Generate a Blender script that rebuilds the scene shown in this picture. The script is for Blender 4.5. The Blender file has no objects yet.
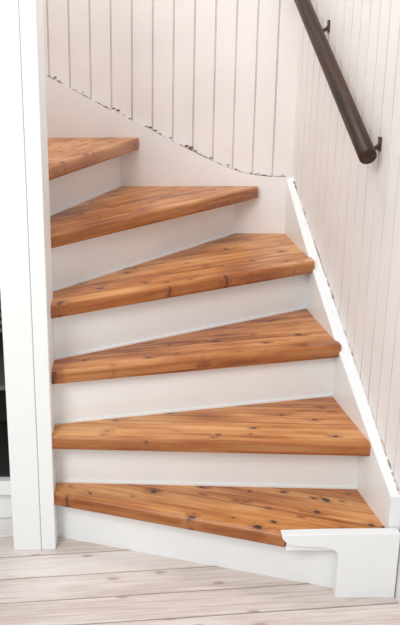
import bpy, bmesh, math, random
from mathutils import Vector, Matrix
random.seed(4)
H = 0.19
sc = bpy.context.scene
col = sc.collection

# ------------------------------------------------------------ materials
def new_mat(name):
    m = bpy.data.materials.new(name); m.use_nodes = True
    nt = m.node_tree
    return m, nt, nt.nodes['Principled BSDF']

def N(nt, typ, **kw):
    n = nt.nodes.new(typ)
    for k, v in kw.items(): setattr(n, k, v)
    return n

def math_n(nt, op, a, b=None, c=None):
    n = N(nt, 'ShaderNodeMath', operation=op)
    for i, v in enumerate((a, b, c)):
        if v is None: continue
        if isinstance(v, (int, float)): n.inputs[i].default_value = v
        else: nt.links.new(v, n.inputs[i])
    return n.outputs[0]

def ramp(nt, fac, stops):
    r = N(nt, 'ShaderNodeValToRGB')
    e = r.color_ramp.elements
    while len(e) < len(stops): e.new(0.5)
    for i, (p, c) in enumerate(stops):
        e[i].position = p
        e[i].color = (c[0], c[1], c[2], 1) if not isinstance(c, (int, float)) else (c, c, c, 1)
    nt.links.new(fac, r.inputs[0])
    return r.outputs[0]

def mix(nt, fac, a, b, mode='MIX'):
    n = N(nt, 'ShaderNodeMix', data_type='RGBA', blend_type=mode)
    if isinstance(fac, (int, float)): n.inputs[0].default_value = fac
    else: nt.links.new(fac, n.inputs[0])
    for i, v in ((6, a), (7, b)):
        if isinstance(v, tuple): n.inputs[i].default_value = (*v, 1)
        else: nt.links.new(v, n.inputs[i])
    return n.outputs[2]

def noise(nt, vec, scale, detail=3, rough=0.5):
    n = N(nt, 'ShaderNodeTexNoise')
    n.inputs['Scale'].default_value = scale
    n.inputs['Detail'].default_value = detail
    n.inputs['Roughness'].default_value = rough
    nt.links.new(vec, n.inputs['Vector'])
    return n.outputs[0]

def mapping(nt, vec, scale=(1,1,1), loc=(0,0,0), rot=(0,0,0)):
    n = N(nt, 'ShaderNodeMapping')
    n.inputs['Scale'].default_value = scale
    n.inputs['Location'].default_value = loc
    n.inputs['Rotation'].default_value = rot
    nt.links.new(vec, n.inputs['Vector'])
    return n.outputs[0]

def paint(name, colr, rough=0.5, var=0.04, bump=0.05):
    m, nt, b = new_mat(name)
    tc = N(nt, 'ShaderNodeTexCoord').outputs['Object']
    f = noise(nt, tc, 5, 4)
    c = ramp(nt, f, [(0.3, tuple(x*(1-var) for x in colr)), (0.7, colr)])
    nt.links.new(c, b.inputs['Base Color'])
    b.inputs['Roughness'].default_value = rough
    bp = N(nt, 'ShaderNodeBump'); bp.inputs['Strength'].default_value = bump
    bp.inputs['Distance'].default_value = 0.01
    nt.links.new(noise(nt, mapping(nt, tc, (30, 30, 6)), 3, 3), bp.inputs['Height'])
    nt.links.new(bp.outputs[0], b.inputs['Normal'])
    return m

M_wall = paint('wall_paint', (0.835, 0.80, 0.78), 0.55, 0.06)
M_wallR = paint('wall_paint_right', (0.84, 0.815, 0.803), 0.55, 0.05)
M_groove = paint('groove_shade_dirt', (0.74, 0.70, 0.68), 0.7, 0.2)  # darker tone puts groove shade, with some gathered dirt, into the colour
M_white = paint('white_gloss_paint', (0.85, 0.88, 0.885), 0.30, 0.02, 0.03)
M_trim = paint('trim_paint', (0.85, 0.835, 0.825), 0.4, 0.03, 0.04)
M_post = paint('post_paint', (0.85, 0.875, 0.87), 0.4, 0.02, 0.03)
M_dark = paint('dark_interior', (0.03, 0.028, 0.027), 0.7)  # near-black colour stands in for shade inside the cupboard; subfloor shares it
M_grey = paint('basket_grey', (0.12, 0.115, 0.11), 0.7)

def wood_mat():
    m, nt, b = new_mat('varnished_pine')
    tc = N(nt, 'ShaderNodeTexCoord').outputs['Object']
    oi = N(nt, 'ShaderNodeObjectInfo')
    cmb = N(nt, 'ShaderNodeCombineXYZ')
    nt.links.new(math_n(nt, 'MULTIPLY', oi.outputs['Random'], 13.0), cmb.inputs[0])
    nt.links.new(math_n(nt, 'MULTIPLY', oi.outputs['Random'], 5.7), cmb.inputs[1])
    add = N(nt, 'ShaderNodeVectorMath', operation='ADD')
    nt.links.new(tc, add.inputs[0]); nt.links.new(cmb.outputs[0], add.inputs[1])
    v = add.outputs[0]
    sep0 = N(nt, 'ShaderNodeSeparateXYZ'); nt.links.new(tc, sep0.inputs[0])
    # plank lamellas
    pl = math_n(nt, 'DIVIDE', math_n(nt, 'ADD', sep0.outputs[1], 0.0), 0.125)
    fl = math_n(nt, 'FLOOR', pl); fr = math_n(nt, 'FRACT', pl)
    seam = math_n(nt, 'GREATER_THAN', math_n(nt, 'ABSOLUTE', math_n(nt, 'SUBTRACT', fr, 0.5)), 0.487)
    seam = math_n(nt, 'MULTIPLY', seam, math_n(nt, 'GREATER_THAN', sep0.outputs[1], 0.03))
    wn = N(nt, 'ShaderNodeTexWhiteNoise', noise_dimensions='2D')
    c2 = N(nt, 'ShaderNodeCombineXYZ'); nt.links.new(fl, c2.inputs[0]); nt.links.new(oi.outputs['Random'], c2.inputs[1])
    nt.links.new(c2.outputs[0], wn.inputs['Vector'])
    # warp so knots are irregular
    nz = N(nt, 'ShaderNodeTexNoise'); nz.inputs['Scale'].default_value = 28; nt.links.new(v, nz.inputs['Vector'])
    wv = N(nt, 'ShaderNodeVectorMath', operation='MULTIPLY_ADD')
    nt.links.new(nz.outputs['Color'], wv.inputs[0]); wv.inputs[1].default_value = (.03, .015, 0); nt.links.new(v, wv.inputs[2])
    def knots(sx, sy, thr, mul, shift):
        vo = N(nt, 'ShaderNodeTexVoronoi', voronoi_dimensions='2D', feature='F1')
        vo.inputs['Scale'].default_value = 1.0
        vo.inputs['Randomness'].default_value = 0.95
        nt.links.new(mapping(nt, wv.outputs[0], (sx, sy, 1), (shift, shift*.7, 0)), vo.inputs['Vector'])
        sepc = N(nt, 'ShaderNodeSeparateColor'); nt.links.new(vo.outputs['Color'], sepc.inputs[0])
        rad = math_n(nt, 'MULTIPLY', math_n(nt, 'MAXIMUM', math_n(nt, 'SUBTRACT', sepc.outputs[0], thr), 0.0), mul)
        kd = math_n(nt, 'SUBTRACT', vo.outputs['Distance'], rad)
        knot = ramp(nt, math_n(nt, 'MULTIPLY_ADD', kd, 8.0, 0.3), [(0.2, 1.0), (0.45, 0.0)])
        halo = ramp(nt, math_n(nt, 'MULTIPLY_ADD', kd, 4.0, 0.0), [(0.0, 1.0), (0.75, 0.0)])
        has = math_n(nt, 'GREATER_THAN', rad, 0.004)
        return math_n(nt, 'MULTIPLY', knot, has), math_n(nt, 'MULTIPLY', halo, has)
    k1, h1 = knots(6.2, 9.5, .42, .15, 0.0)
    k2, h2 = knots(10.0, 17.0, .55, .20, 3.3)
    knot = math_n(nt, 'MAXIMUM', k1, k2); halo = math_n(nt, 'MAXIMUM', h1, h2)
    # grain, deflected by knots
    sp = N(nt, 'ShaderNodeSeparateXYZ'); nt.links.new(v, sp.inputs[0])
    cg = N(nt, 'ShaderNodeCombineXYZ')
    nt.links.new(sp.outputs[0], cg.inputs[0])
    yy = math_n(nt, 'ADD', math_n(nt, 'MULTIPLY_ADD', halo, 0.02, sp.outputs[1]), math_n(nt, 'MULTIPLY', fl, 0.73))
    nt.links.new(yy, cg.inputs[1]); nt.links.new(sp.outputs[2], cg.inputs[2])
    g = cg.outputs[0]
    n1 = noise(nt, mapping(nt, g, (1.6, 24, 24)), 1.6, 5, 0.6)
    n2 = noise(nt, mapping(nt, g, (4, 130, 130)), 1.5, 3, 0.6)
    n3 = noise(nt, mapping(nt, g, (2.8, 8, 8)), 1.3, 3)
    f = math_n(nt, 'ADD', math_n(nt, 'MULTIPLY', n1, 0.66), math_n(nt, 'MULTIPLY', n2, 0.30))
    f = math_n(nt, 'ADD', f, math_n(nt, 'MULTIPLY', n3, 0.62))
    f = math_n(nt, 'ADD', f, math_n(nt, 'MULTIPLY_ADD', wn.outputs[0], 0.10, -0.28))
    c = ramp(nt, f, [(0.38, (0.18, 0.042, 0.007)), (0.48, (0.38, 0.117, 0.023)), (0.58, (0.54, 0.21, 0.053)), (0.72, (0.70, 0.35, 0.13))])
    c = mix(nt, math_n(nt, 'MULTIPLY', halo, 0.45), c, (0.21, 0.05, 0.009))
    c = mix(nt, math_n(nt, 'MULTIPLY', knot, 0.95), c, (0.025, 0.008, 0.004))
    c = mix(nt, math_n(nt, 'MULTIPLY', seam, 0.8), c, (0.07, 0.018, 0.005))
    # darker varnish build-up on the nosing
    nose = ramp(nt, sep0.outputs[1], [(0.0, 1.0), (0.014, 0.0)])
    c = mix(nt, math_n(nt, 'MULTIPLY', nose, 0.5), c, (0.22, 0.055, 0.010))
    nt.links.new(c, b.inputs['Base Color'])
    b.inputs['Roughness'].default_value = 0.38
    b.inputs['Coat Weight'].default_value = 0.1
    b.inputs['Coat Roughness'].default_value = 0.3
    bp = N(nt, 'ShaderNodeBump'); bp.inputs['Strength'].default_value = 0.12; bp.inputs['Distance'].default_value = 0.004
    nt.links.new(n1, bp.inputs['Height']); nt.links.new(bp.outputs[0], b.inputs['Normal'])
    return m
M_wood = wood_mat()

def floor_mat():
    m, nt, b = new_mat('whitewashed_planks')
    tc = N(nt, 'ShaderNodeTexCoord').outputs['Object']
    sp = N(nt, 'ShaderNodeSeparateXYZ'); nt.links.new(tc, sp.inputs[0])
    pq = math_n(nt, 'DIVIDE', sp.outputs[1], 0.112)
    fl = math_n(nt, 'FLOOR', pq)
    seam = math_n(nt, 'GREATER_THAN', math_n(nt, 'ABSOLUTE', math_n(nt, 'SUBTRACT', math_n(nt, 'FRACT', pq), 0.5)), 0.474)
    wn = N(nt, 'ShaderNodeTexWhiteNoise', noise_dimensions='1D'); nt.links.new(fl, wn.inputs['W'])
    cb = N(nt, 'ShaderNodeCombineXYZ')
    nt.links.new(math_n(nt, 'MULTIPLY_ADD', wn.outputs[0], 9.0, sp.outputs[0]), cb.inputs[0])
    nt.links.new(sp.outputs[1], cb.inputs[1])
    v = cb.outputs[0]
    n1 = noise(nt, mapping(nt, v, (3, 70, 1)), 1.5, 5, 0.65)
    n2 = noise(nt, mapping(nt, v, (1.6, 7, 1)), 1.5, 3)
    f = math_n(nt, 'ADD', math_n(nt, 'MULTIPLY', n1, 0.6), math_n(nt, 'MULTIPLY', n2, 0.3))
    f = math_n(nt, 'ADD', f, math_n(nt, 'MULTIPLY_ADD', wn.outputs[0], 0.2, -.05))
    c = ramp(nt, f, [(0.34, (0.58, 0.48, 0.43)), (0.48, (0.74, 0.675, 0.635)), (0.62, (0.83, 0.795, 0.77))])
    vo = N(nt, 'ShaderNodeTexVoronoi', voronoi_dimensions='2D'); vo.inputs['Scale'].default_value = 1
    nt.links.new(mapping(nt, v, (3.6, 8.5, 1)), vo.inputs['Vector'])
    k = ramp(nt, vo.outputs['Distance'], [(0.03, 1.0), (0.085, 0.0)])
    c = mix(nt, math_n(nt, 'MULTIPLY', k, 0.6), c, (0.30, 0.18, 0.13))
    c = mix(nt, math_n(nt, 'MULTIPLY', seam, 0.55), c, (0.32, 0.25, 0.22))
    nt.links.new(c, b.inputs['Base Color'])
    b.inputs['Roughness'].default_value = 0.5
    return m
M_floor = floor_mat()

def rail_mat():
    m, nt, b = new_mat('dark_stained_rail')
    tc = N(nt, 'ShaderNodeTexCoord').outputs['Object']
    f = noise(nt, mapping(nt, tc, (60, 60, 4)), 1.5, 5, .65)
    c = ramp(nt, f, [(0.35, (0.012, 0.005, 0.003)), (0.5, (0.036, 0.015, 0.009)), (0.68, (0.09, 0.036, 0.02))])
    nt.links.new(c, b.inputs['Base Color']); b.inputs['Roughness'].default_value = 0.42
    b.inputs['Specular IOR Level'].default_value = 0.3
    return m
M_rail = rail_mat()
m, nt, b = new_mat('aged_iron'); M_iron = m
b.inputs['Base Color'].default_value = (0.08, 0.04, 0.028, 1); b.inputs['Metallic'].default_value = 0.5; b.inputs['Roughness'].default_value = 0.45
m, nt, b = new_mat('gap_filler'); M_gap = m
b.inputs['Base Color'].default_value = (0.20, 0.13, 0.10, 1); b.inputs['Roughness'].default_value = 0.9

def chip_mat():
    m, nt, b = new_mat('cracked_paint_joint')
    tc = N(nt, 'ShaderNodeTexCoord').outputs['Object']
    f = math_n(nt, 'ADD', math_n(nt, 'MULTIPLY', noise(nt, tc, 5, 2), 0.5), math_n(nt, 'MULTIPLY', noise(nt, tc, 55, 4, 0.7), 0.5))
    c = ramp(nt, f, [(0.47, (0.72, 0.66, 0.62)), (0.53, (0.38, 0.29, 0.24)), (0.59, (0.11, 0.07, 0.05))])
    nt.links.new(c, b.inputs['Base Color']); b.inputs['Roughness'].default_value = 0.8
    return m
M_chip = chip_mat()

# ------------------------------------------------------------ mesh helpers
def empty(name, loc=(0,0,0)):
    e = bpy.data.objects.new(name, None); e.location = loc; e.empty_display_size = 0.1
    col.objects.link(e); return e

def link(name, bm, mat, parent=None, matrix=None, smooth=False):
    bmesh.ops.recalc_face_normals(bm, faces=bm.faces)
    me = bpy.data.meshes.new(name); bm.to_mesh(me); bm.free()
    if smooth:
        for p in me.polygons: p.use_smooth = True
    me.materials.append(mat)
    o = bpy.data.objects.new(name, me); col.objects.link(o)
    if matrix is not None: o.matrix_world = matrix
    if parent: o.parent = parent
    return o

def extrude_poly(bm, pts, vec):
    vs = [bm.verts.new(p) for p in pts]
    f = bm.faces.new(vs)
    r = bmesh.ops.extrude_face_region(bm, geom=[f])
    nv = [g for g in r['geom'] if isinstance(g, bmesh.types.BMVert)]
    bmesh.ops.translate(bm, verts=nv, vec=vec)
    return vs, nv

def prism(name, pts, vec, mat, parent=None, bevel=0.0):
    bm = bmesh.new(); extrude_poly(bm, pts, Vector(vec))
    if bevel:
        bmesh.ops.bevel(bm, geom=list(bm.edges), offset=bevel, segments=2, affect='EDGES', profile=0.5)
    return link(name, bm, mat, parent)

def box(name, a, b, mat, parent=None, bevel=0.002):
    return prism(name, [(a[0],a[1],a[2]),(b[0],a[1],a[2]),(b[0],b[1],a[2]),(a[0],b[1],a[2])], (0,0,b[2]-a[2]), mat, parent, bevel)

WO = .026       # stringer board thickness in front of the panelling
def xwall(y):   # nominal stringer face line, parallel to the right wall
    return 0.5616 + 0.087*(3.335-y)
def xin(y):     # inner face of the wall-side stringer (slightly bowed board)
    t = min(1, max(0, (3.335-y)/1.3))
    return xwall(y) - 0.015*4*t*(1-t)

# ------------------------------------------------------------ staircase
stair = empty('staircase')
T = 0.045
def tread(i, pts):
    """pts[0]->pts[1] front edge; local x along front edge."""
    z = i*H
    p0 = Vector((*pts[0], 0)); p1 = Vector((*pts[1], 0))
    ang = math.atan2(p1.y-p0.y, p1.x-p0.x)
    Mx = Matrix.Translation((p0.x, p0.y, z-T)) @ Matrix.Rotation(ang, 4, 'Z')
    inv = Mx.inverted()
    loc = [inv @ Vector((x, y, z-T)) for x, y in pts]
    bm = bmesh.new()
    extrude_poly(bm, loc, Vector((0,0,T)))
    fr = [e for e in bm.edges if abs(e.verts[0].co.y) < 1e-4 and abs(e.verts[1].co.y) < 1e-4 and abs(e.verts[0].co.z-e.verts[1].co.z) < 1e-5]
    bmesh.ops.bevel(bm, geom=fr, offset=0.012, segments=6, affect='EDGES', profile=0.5)
    return link('tread_%d' % i, bm, M_wood, stair, Mx, smooth=False)

treads = {
 1: [(-.30, 2.266), (.386, 2.029), (.390, 2.041), (xin(2.041)+.01, 2.041), (xin(2.30)+.01, 2.31), (-.30, 2.36)],
 2: [(-.30, 2.254), (xin(2.207)+.006, 2.205), (xin(2.57)+.01, 2.585), (-.30, 2.37)],
 3: [(-.30, 2.284), (xin(2.52)+.006, 2.520), (xin(2.93)+.008, 2.945), (-.30, 2.42)],
 4: [(-.30, 2.314), (xin(2.86)+.006, 2.864), (xin(3.335)+.008, 3.338), (.34, 3.338), (-.31, 2.46)],
 5: [(-.30, 2.387), (.445, 3.300), (.445, 3.338), (-.125, 3.338), (-.385, 2.52), (-.36, 2.39)],
 6: [(-.306, 2.402), (-.024, 3.318), (-.024, 3.338), (-.53, 3.338), (-.45, 2.40)],
 7: [(-.44, 2.422), (-.478, 3.338), (-.86, 3.338), (-.80, 2.422)],
 8: [(-.78, 2.422), (-.82, 3.338), (-1.20, 3.338), (-1.15, 2.422)],
}
for i, p in treads.items(): tread(i, p)

risers = {
 1: [(-.30, 2.33), (.60, 2.035)],
 2: [(-.30, 2.33), (xin(2.286)+.005, 2.286)],
 3: [(-.30, 2.335), (xin(2.561)+.005, 2.561)],
 4: [(-.30, 2.375), (xin(2.919)+.005, 2.925)],
 5: [(-.32, 2.43), (.364, 3.338)],
 6: [(-.40, 2.45), (-.097, 3.338)],
 7: [(-.47, 2.425), (-.508, 3.338)],
 8: [(-.81, 2.425), (-.85, 3.338)],
}
for i, (a, b2) in risers.items():
    a = Vector((*a, 0)); b2 = Vector((*b2, 0))
    d = (b2-a).normalized(); n = Vector((-d.y, d.x, 0))*0.018
    z0 = (i-1)*H - (0.0 if i == 1 else 0.002); z1 = i*H-T+.001
    pts = [(v.x, v.y, z0) for v in (a, b2, b2+n, a+n)]
    prism('riser_%d' % i, pts, (0,0,z1-z0), M_white, stair)
    if i > 1:
        q = -n.normalized()*0.006
        pts = [(v.x, v.y, (i-1)*H-.001) for v in (a+q, b2+q, b2, a)]
        prism('bead_%d' % i, pts, (0,0,0.006), M_white, stair)

# wall-side stringer (right)
bm = bmesh.new()
K = 12
cols = []
for k in range(K+1):
    y = 3.345 + (2.043-3.345)*k/K
    z = .984 + (.298-.984)*k/K
    xi, xo = xin(y), xwall(y)+WO
    cols.append([bm.verts.new((xi, y, 0)), bm.verts.new((xi, y, z-.003)), bm.verts.new((xi+.003, y, z)),
                 bm.verts.new((xo, y, z)), bm.verts.new((xo, y, 0))])
for a, b_ in zip(cols, cols[1:]):
    for k in range(5):
        j = (k+1) % 5; bm.faces.new((a[k], a[j], b_[j], b_[k]))
bm.faces.new(cols[0]); bm.faces.new(cols[-1][::-1])
link('stringer_right', bm, M_white, stair)

# back-wall stringer following the curve
top = [(-1.3, 1.86), (-.60, 1.49), (-.382, 1.374), (-.15, 1.252), (-.03, 1.192), (.078, 1.139), (.16, 1.098), (.24, 1.060), (.31, 1.028), (.38, 1.004), (.44, .992), (.50, .986), (.5716, .984)]
pts = [(x, 3.335, z) for x, z in top] + [(.5716, 3.335, .3), (-1.3, 3.335, .3)]
prism('stringer_back', pts, (0, .02, 0), M_trim, stair, 0.0)
def ribbon(name, line, thick, depthv, mat, parent):
    bm = bmesh.new()
    a = [bm.verts.new(p) for p in line]
    b_ = [bm.verts.new((p[0], p[1], p[2]+thick*random.uniform(.2, 1.7))) for p in line]
    fs = [bm.faces.new((a[k], a[k+1], b_[k+1], b_[k])) for k in range(len(line)-1)]
    r = bmesh.ops.extrude_face_region(bm, geom=fs)
    bmesh.ops.translate(bm, verts=[g for g in r['geom'] if isinstance(g, bmesh.types.BMVert)], vec=depthv)
    return link(name, bm, mat, parent)
line = []
for k in range(len(top)-1):
    (x0, z0), (x1, z1) = top[k], top[k+1]
    n = max(2, int((x1-x0)/.009))
    for q in range(n):
        t = q/n; line.append((x0+(x1-x0)*t, 3.348, z0+(z1-z0)*t-.001+random.uniform(-.001, .001)))
ribbon('paint_crack_back', line, .0038, Vector((0, .006, 0)), M_chip, stair)
line = []
for q in range(130):
    y = 3.32-(3.32-2.05)*q/129; z = .298+(y-2.043)*(.984-.298)/(3.345-2.043)
    line.append((xwall(y)+WO-.004, y, z-.001+random.uniform(-.001, .001)))
ribbon('paint_crack_right', line, .0035, Vector((.003, 0, 0)), M_chip, stair)
def flake(name, pts):
    bm = bmesh.new()
    for (x, z, s) in pts:
        n = 9; ring = []
        for k in range(n):
            a = 2*math.pi*k/n; rr = s*random.uniform(.5, 1.1)
            ring.append((x+rr*1.5*math.cos(a), 3.3535, z+rr*.7*math.sin(a)))
        extrude_poly(bm, ring, Vector((0, .004, 0)))
    link(name, bm, M_gap, stair)
fl = []
def ztop(x):
    for (x0, z0), (x1, z1) in zip(top, top[1:]):
        if x0 <= x <= x1: return z0+(z1-z0)*(x-x0)/(x1-x0)
for x, s in ((-.345,.006),(-.33,.004),(-.24,.003),(-.12,.005),(-.105,.008),(-.085,.004),(-.06,.005),(.005,.005),(.02,.008),(.04,.006),(.06,.005),(.10,.004),(.165,.007),(.18,.010),(.2,.005),(.26,.005),(.33,.004),(.36,.004),(.45,.003)):
    fl.append((x, ztop(x)+.004+random.uniform(0, .009), s))
flake('paint_flakes', fl)

# bottom bracket covering right end of first tread, one shaped board
prof = [(.374,.199),(.377,.188),(.386,.177),(.400,.169),(.43,.164),(.49,.161),(.515,.156),(.529,.144),(.533,.125),(.533,0),(.698,0),(.698,.205),(.5,.203)]
prism('end_bracket', [(x, 2.010, z) for x, z in prof], (0, .030, 0), M_white, stair, 0.0015)
box('end_bracket_backer', (.391, 2.026, .142), (.56, 2.0405, .185), M_white, stair, .001)

# ------------------------------------------------------------ newel post
post = empty('newel_post', (-.34, 2.32, 0))
def pbox(name, a, b, mat=M_post, bevel=.003):
    o = box(name, a, b, mat, None, bevel); o.parent = post; o.matrix_parent_inverse = Matrix.Translation((.34, -2.32, 0)); return o
pbox('post_core', (-.402, 2.244, 0), (-.318, 2.40, 2.75))
pbox('edge_strip', (-.3175, 2.247, 0), (-.274, 2.40, 2.75))

# ------------------------------------------------------------ room shell
def groove_wall(name, p0, p1, nrm, z0, z1, spacing, mat, start=0.0, w=.0032):
    p0 = Vector((*p0, 0)); p1 = Vector((*p1, 0)); d = (p1-p0); L = d.length; d.normalize(); nrm = Vector((*nrm, 0)).normalized()
    pr = [(0, 0)]
    t = spacing + start
    while t < L-.01:
        pr += [(t-w, 0), (t-w*.5, -.005), (t+w*.5, -.005), (t+w, 0)]
        t += spacing
    pr += [(L, 0), (L, -.10), (0, -.10)]
    pts = [p0 + d*a + nrm*b + Vector((0,0,z0)) for a, b in pr]
    o = prism(name, pts, (0,0,z1-z0), mat)
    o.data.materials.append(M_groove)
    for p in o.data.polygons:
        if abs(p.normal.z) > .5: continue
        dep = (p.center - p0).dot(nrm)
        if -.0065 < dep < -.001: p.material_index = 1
    return o
groove_wall('wall_back', (xwall(3.355)+WO, 3.355), (-1.7, 3.355), (0, -1), 0, 2.9, .0795, M_wall)
yb = 3.355
groove_wall('wall_right', (xwall(yb)+WO, yb), (xwall(.8)+WO, .8), (-1, -.087), 0, 2.9, .0795, M_wallR, -.02, .0045)
box('wall_left', (-1.6, 2.402, .79), (-.405, 2.42, 2.9), M_post, None, .001)

# floor planks as real boards (slightly rotated)
bm = bmesh.new()
w = .112
for k in range(-34, 15):
    y0 = k*w
    extrude_poly(bm, [(-2.6, y0+.0016, -.03), (2.4, y0+.0016, -.03), (2.4, y0+w-.0016, -.03), (-2.6, y0+w-.0016, -.03)], Vector((0,0,.03)))
bmesh.ops.bevel(bm, geom=[e for e in bm.edges if e.verts[0].co.z > -.001 and e.verts[1].co.z > -.001], offset=.0018, segments=1, affect='EDGES')
link('floor', bm, M_floor, None, Matrix.Translation((0, 2.09+.05, 0)) @ Matrix.Rotation(math.radians(6.0), 4, 'Z'))
box('subfloor', (-2.2, -1.5, -.06), (2.0, 3.6, -.032), M_dark, None, 0)

# under-stairs cupboard
cup = empty('understairs_cupboard', (-.8, 2.6, 0))
def cbox(name, a, b, mat, bevel=.001):
    o = box(name, a, b, mat, None, bevel); o.parent = cup; o.matrix_parent_inverse = Matrix.Translation((.8, -2.6, 0)); return o
cbox('plinth', (-1.3, 2.44, 0), (-.41, 2.46, .10), M_post)
cbox('bottom_board', (-1.3, 2.405, .10), (-.41, 2.85, .15), M_post)
cbox('back_panel', (-1.3, 2.85, 0), (-.41, 2.87, .78), M_dark)
cbox('dark_sheet_bottom', (-1.3, 2.43, .151), (-.425, 2.85, .156), M_dark)  # dark sheet over the white board, stands in for shade
cbox('side_left', (-1.32, 2.42, 0), (-1.30, 2.87, .78), M_dark)
cbox('side_right', (-.42, 2.47, .157), (-.41, 2.87, .78), M_dark)
cbox('top_panel', (-1.3, 2.425, .765), (-.41, 2.87, .785), M_dark)
for k in range(5):
    cbox('slat_%d' % (k+1), (-1.25, 2.50, .62+.025*k), (-.425, 2.51, .632+.025*k), M_grey)
cbox('shelf', (-1.3, 2.46, .44), (-.425, 2.85, .455), M_grey)

# ------------------------------------------------------------ handrail
rail = empty('handrail', (.6, 2.7, 1.4))
inv = Matrix.Translation((-.6, -2.7, -1.4))
A = Vector((.618, 2.345, 1.180)); D = (Vector((.546, 3.11, 1.63))-A).normalized()
B = A + D*1.12
L = (B-A).length
bm = bmesh.new()
rings = []
R = .025
prof = [(0, .004), (.001, .020), (.004, .0242), (.01, R)] + [(L*t, R) for t in (.25,.5,.75)] + [(L-.01, R), (L-.002, .021), (L, .004)]
for zz, r in prof:
    rings.append([bm.verts.new((r*math.cos(a), r*math.sin(a), zz)) for a in [2*math.pi*k/28 for k in range(28)]])
for a, b_ in zip(rings, rings[1:]):
    for k in range(28):
        j = (k+1) % 28; bm.faces.new((a[k], a[j], b_[j], b_[k]))
bm.faces.new(rings[0][::-1]); bm.faces.new(rings[-1])
q = D.to_track_quat('Z', 'Y').to_matrix().to_4x4()
o = link('rail_pole', bm, M_rail, None, Matrix.Translation(A) @ q, smooth=True)
o.parent = rail; o.matrix_parent_inverse = inv
def tube(name, pts, r):
    cu = bpy.data.curves.new(name, 'CURVE'); cu.dimensions = '3D'; cu.bevel_depth = r; cu.bevel_resolution = 4; cu.use_fill_caps = True
    s = cu.splines.new('BEZIER'); s.bezier_points.add(len(pts)-1)
    for p, c in zip(s.bezier_points, pts):
        p.co = c; p.handle_left_type = p.handle_right_type = 'AUTO'
    o = bpy.data.objects.new(name, cu); col.objects.link(o); cu.materials.append(M_iron)
    o.parent = rail; o.matrix_parent_inverse = inv
for k, s in enumerate((.085, .74)):
    P = A + D*s
    wx = xwall(P.y)+WO
    tube('bracket_arm_%d' % (k+1), [P+Vector((.0,0,-.022)), P+Vector((.022, 0, -.034)), Vector((wx-.002, P.y, P.z-.015))], .006)
    o = box('bracket_plate_%d' % (k+1), (wx-.005, P.y-.012, P.z-.032), (wx+.001, P.y+.012, P.z+.008), M_iron, None, .001)
    o.parent = rail; o.matrix_parent_inverse = inv

# ------------------------------------------------------------ light
w = bpy.data.worlds.new('World'); sc.world = w; w.use_nodes = True
w.node_tree.nodes['Background'].inputs[0].default_value = (0.97, 0.985, 1, 1)
w.node_tree.nodes['Background'].inputs[1].default_value = 0.70
def area(name, loc, target, size, power, colr=(1,1,1)):
    l = bpy.data.lights.new(name, 'AREA'); l.shape = 'RECTANGLE'; l.size = size[0]; l.size_y = size[1]; l.energy = power; l.color = colr
    o = bpy.data.objects.new(name, l); col.objects.link(o); o.location = loc
    o.rotation_euler = (Vector(target)-Vector(loc)).to_track_quat('-Z', 'Y').to_euler()
area('window_light', (-1.3, -.3, 2.4), (.1, 2.8, .7), (1.0, 1.2), 58, (1, .99, .975))
area('stairwell_fill', (-.1, 2.6, 2.85), (0, 2.9, 0), (.9, .7), 15, (1, .985, .97))  # added fill from above, no fitting there; throws shadows below the nosings

# ------------------------------------------------------------ camera
cam = bpy.data.cameras.new('camera'); co = bpy.data.objects.new('camera', cam); col.objects.link(co)
co.location = (0, 0, 1.463); co.rotation_euler = (math.radians(90-17.29), 0, 0)
cam.sensor_width = 36; cam.lens = 48.4; cam.shift_x = 55/625; cam.clip_start = .02
sc.camera = co
sc.view_settings.view_transform = 'Standard'
